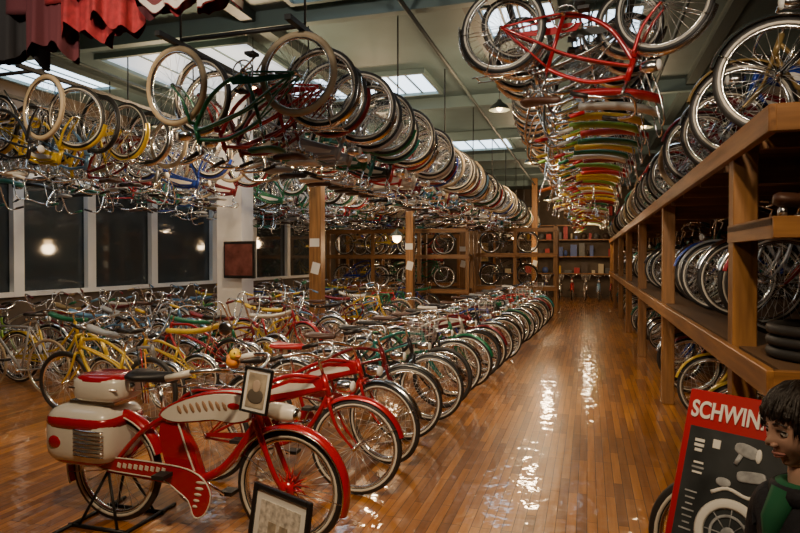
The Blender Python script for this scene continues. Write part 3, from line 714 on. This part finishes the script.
# ------------------------------------------------------------ columns, background
PILL=mat('white_pillar_paint',(.65,.65,.65),.7,noise=.08,nscale=3)
mb=MB(); mb.box((-6.0,9.7,H/2),(.50,.40,H),PILL,bev=.01); obj('pillar',mb)
mb=MB(); mb.box((0,0,0),(.60,.06,.64),BLACKFR,bev=.01); mb.box((0,-.032,0),(.53,.004,.54),mat('screen_dark_red',(.08,.03,.025),.2,noise=.7,nscale=5,emis=(.2,.05,.03),es=.15))
mb.box((0,.06,0),(.2,.12,.2),BLACKFR); obj('television',mb,(-5.72,9.38,1.62))
for i,(x,y) in enumerate(OBST[1:]):
    mb=MB(); mb.box((0,0,H/2),(.25 if i==0 else .2,.22,H),WOODZ,bev=.01)
    mb.box((0,-.12,1.95),(.2,.01,.16),PAPER); mb.box((.02,-.12,1.45),(.17,.01,.22),PAPER,Matrix.Rotation(.25,3,'Y')); obj('timber_column',mb,(x,y,0))
def rack2(x0,x1,y,zs,keys):
    mb=MB(); n=int((x1-x0)/1.8)+1
    for i in range(n+1):
        x=x0+(x1-x0)*i/n
        for dy in(-.35,.35): mb.box((x,y+dy,zs[-1]/2+.35),(.1,.1,zs[-1]+.7),WOODZ)
    for z in list(zs)+[zs[-1]+.75]:
        mb.box(((x0+x1)/2,y-.42,z-.06),(x1-x0+.1,.04,.12),WOODX); 
        if z<=zs[-1]: mb.box(((x0+x1)/2,y,z-.015),(x1-x0,.8,.03),PLY)
    obj('wooden_shelf_rack',mb)
    for z in zs:
        x=x0+.95
        while x<x1-.8:
            bike(random.choice(keys),x,y+random.uniform(-.08,.08),z,yaw=random.uniform(-.04,.04)); x+=1.0
rack2(-7.6,-3.3,17.9,[.75,1.75],['c0','c1','s0']); rack2(-3.3,-.9,19.2,[.8,1.8],['c0','s0','c5']); rack2(-8.8,-4.5,22.5,[.75,1.75],['c0','c1','s0'])
for k in range(8): bike(random.choice(['c0','b0','s0','c2']),-1.6+.5*k,25.6+random.uniform(-.1,.1),0,yaw=pi/2,flip=True)
bc=[mat('box_%d'%i,c,.5) for i,c in enumerate([(.45,.03,.02),(.5,.42,.28),(.06,.10,.3),(.45,.26,.03),(.1,.1,.1),(.05,.03,.02),(.35,.02,.02)])]
for X in(-2.6,0,):
    mb=MB()
    for z in(1.0,1.7,2.4,3.0): mb.box((.0,26.75,z),(2.5,.4,.04),WOODX)
    for x in(-1.25,1.25): mb.box((x,26.75,1.5),(.06,.4,3.0),WOODZ)
    for z in(1.0,1.7,2.4):
        x=-1.2
        while x<1.1:
            w=random.uniform(.08,.4); h=random.uniform(.1,.55)
            q=random.random()
            if q<.55: mb.box((x+w/2,26.75-random.uniform(0,.08),z+.02+h/2),(w*.85,.2,h),random.choice(bc))
            elif q<.85: mb.sell((x+w/2,26.7,z+.02+.13),(min(w*.45,.13),.1,.13),random.choice(bc),2.2,12,8)
            x+=w+random.uniform(0,.12)
    obj('merchandise_shelf',mb,(X,0,0))
mb=MB(); DOOR=mat('door_brown',(.12,.05,.025),.5); mb.box((2.1,26.96,1.05),(1.0,.06,2.1),DOOR)
for s in(-1,1): mb.box((2.1+s*.54,26.95,1.08),(.08,.1,2.16),WOODZ)
mb.box((2.1,26.95,2.18),(1.16,.1,.08),WOODX); obj('door_1',mb)
for i,(x,z,w,h,c) in enumerate([(-4.7,1.9,1.2,.9,(.45,.3,.12)),(-6.6,1.8,1,.7,(.4,.06,.04)),(-2.6,3.6,1.2,.5,(.5,.45,.35)),(.3,3.6,1.4,.5,(.4,.03,.03)),(2.1,2.9,.9,.8,(.4,.03,.03))]):
    mb=MB(); mb.box((0,0,0),(w,.04,h),BLACKFR); mb.box((0,-.025,0),(w-.1,.01,h-.1),mat('poster_print_%d'%i,c,.6,noise=.6,nscale=5)); obj('wall_poster',mb,(x,26.95,z))
BULB=mat('warm_bulb',(1,.8,.5),.4,emis=(1,.62,.28),es=16); SHADE=mat('lamp_shade',(.04,.05,.04),.5,.2)
def lamp(x,y,z,power,big=1,col=(1,.70,.40),r=.15):
    mb=MB(); rings=[[(rr*math.cos(2*pi*k/20),rr*math.sin(2*pi*k/20),zz) for k in range(20)] for rr,zz in((.16,0),(.13,.06),(.05,.12),(.025,.16))]
    mb.loft(rings,SHADE,caps=False); mb.sell((0,0,.035-.06*(big-1)),(.045*big,.045*big,.05*big),BULB,2,14,10); mb.tube([(0,0,.15),(0,0,H-z)],.006,DARKST,5)
    o=obj('pendant_lamp',mb,(x,y,z))
    l=bpy.data.lights.new('bulb_light','POINT'); l.energy=power; l.color=col; l.shadow_soft_size=r
    lo=bpy.data.objects.new('bulb_light',l); COL.objects.link(lo); lo.parent=o; lo.location=(0,0,-.25)
lamp(-4.2,13.6,2.15,55,2.2); lamp(-1.3,9.5,3.9,120); lamp(-1.3,15,3.9,130); lamp(-1.3,21.5,3.6,150); lamp(-4.3,7.4,3.9,200); lamp(-4.3,12.5,3.9,150); lamp(-7.0,9.0,3.9,110); lamp(.0,24.0,3.2,110,1.6); lamp(-2.6,23.0,2.4,50,1.6); lamp(-7,20,2.4,60,1.6); lamp(.95,12,4.0,60)
def spot(x,y,z,tx,ty,tz,power,ang=70,col=(1,.75,.48),r=.1):  # added spotlight with an invented housing, placed to brighten its target
    o=bpy.data.objects.new('added_spotlight',None); COL.objects.link(o); o.location=(x,y,z)
    d=Vector((tx-x,ty-y,tz-z)).normalized(); q=d.to_track_quat('-Z','Y')
    mb=MB(); mb.tube([(0,0,.16),(0,0,.02)],[.045,.06],SHADE,14)
    c=obj('lamp_body',mb,parent=o); c.rotation_mode='QUATERNION'; c.rotation_quaternion=q
    mb=MB(); mb.tube([(0,0,.1),(0,0,H-z)],.008,DARKST,5); obj('stem',mb,parent=o)
    l=bpy.data.lights.new('spot_light','SPOT'); l.energy=power; l.color=col; l.spot_size=math.radians(ang); l.spot_blend=.8; l.shadow_soft_size=r
    lo=bpy.data.objects.new('spot_light',l); COL.objects.link(lo); lo.parent=o; lo.rotation_mode='QUATERNION'; lo.rotation_quaternion=q
spot(-1.2,.8,4.2,-2.3,3.6,.5,460,65); spot(-.4,1.6,4.2,-.6,5.2,0,380,70); spot(.2,-.5,4.2,1.6,3.8,1.6,380,60)
spot(-1.25,6.0,4.2,-.6,8.5,0,330,75); spot(-3.9,2.5,4.2,-5.5,6.5,.5,420,85); spot(-2.2,0,3.9,-1.8,5.5,3.3,420,85,(1,.86,.70)); spot(-1.25,12.5,4.2,-.3,15,0,240,75)
spot(-1.3,.6,2.9,.5,1.9,1.1,60,45); spot(.4,1.0,3.4,-.1,6.5,3.2,200,70,(1,.86,.70))  # added fill spots: child's face and sign, then the near hanging row

w=bpy.data.worlds.new('world'); scene.world=w; w.use_nodes=True; w.node_tree.nodes['Background'].inputs['Color'].default_value=(.05,.06,.07,1)
# ------------------------------------------------------------ camera
cam=bpy.data.cameras.new('camera'); cam.sensor_width=36; cam.lens=36*620/800; cam.clip_start=.05
co=bpy.data.objects.new('camera',cam); COL.objects.link(co); co.location=(0,0,1.65)
co.rotation_euler=(pi/2-math.atan(8.5/620),0,math.atan(188/620)); scene.camera=co
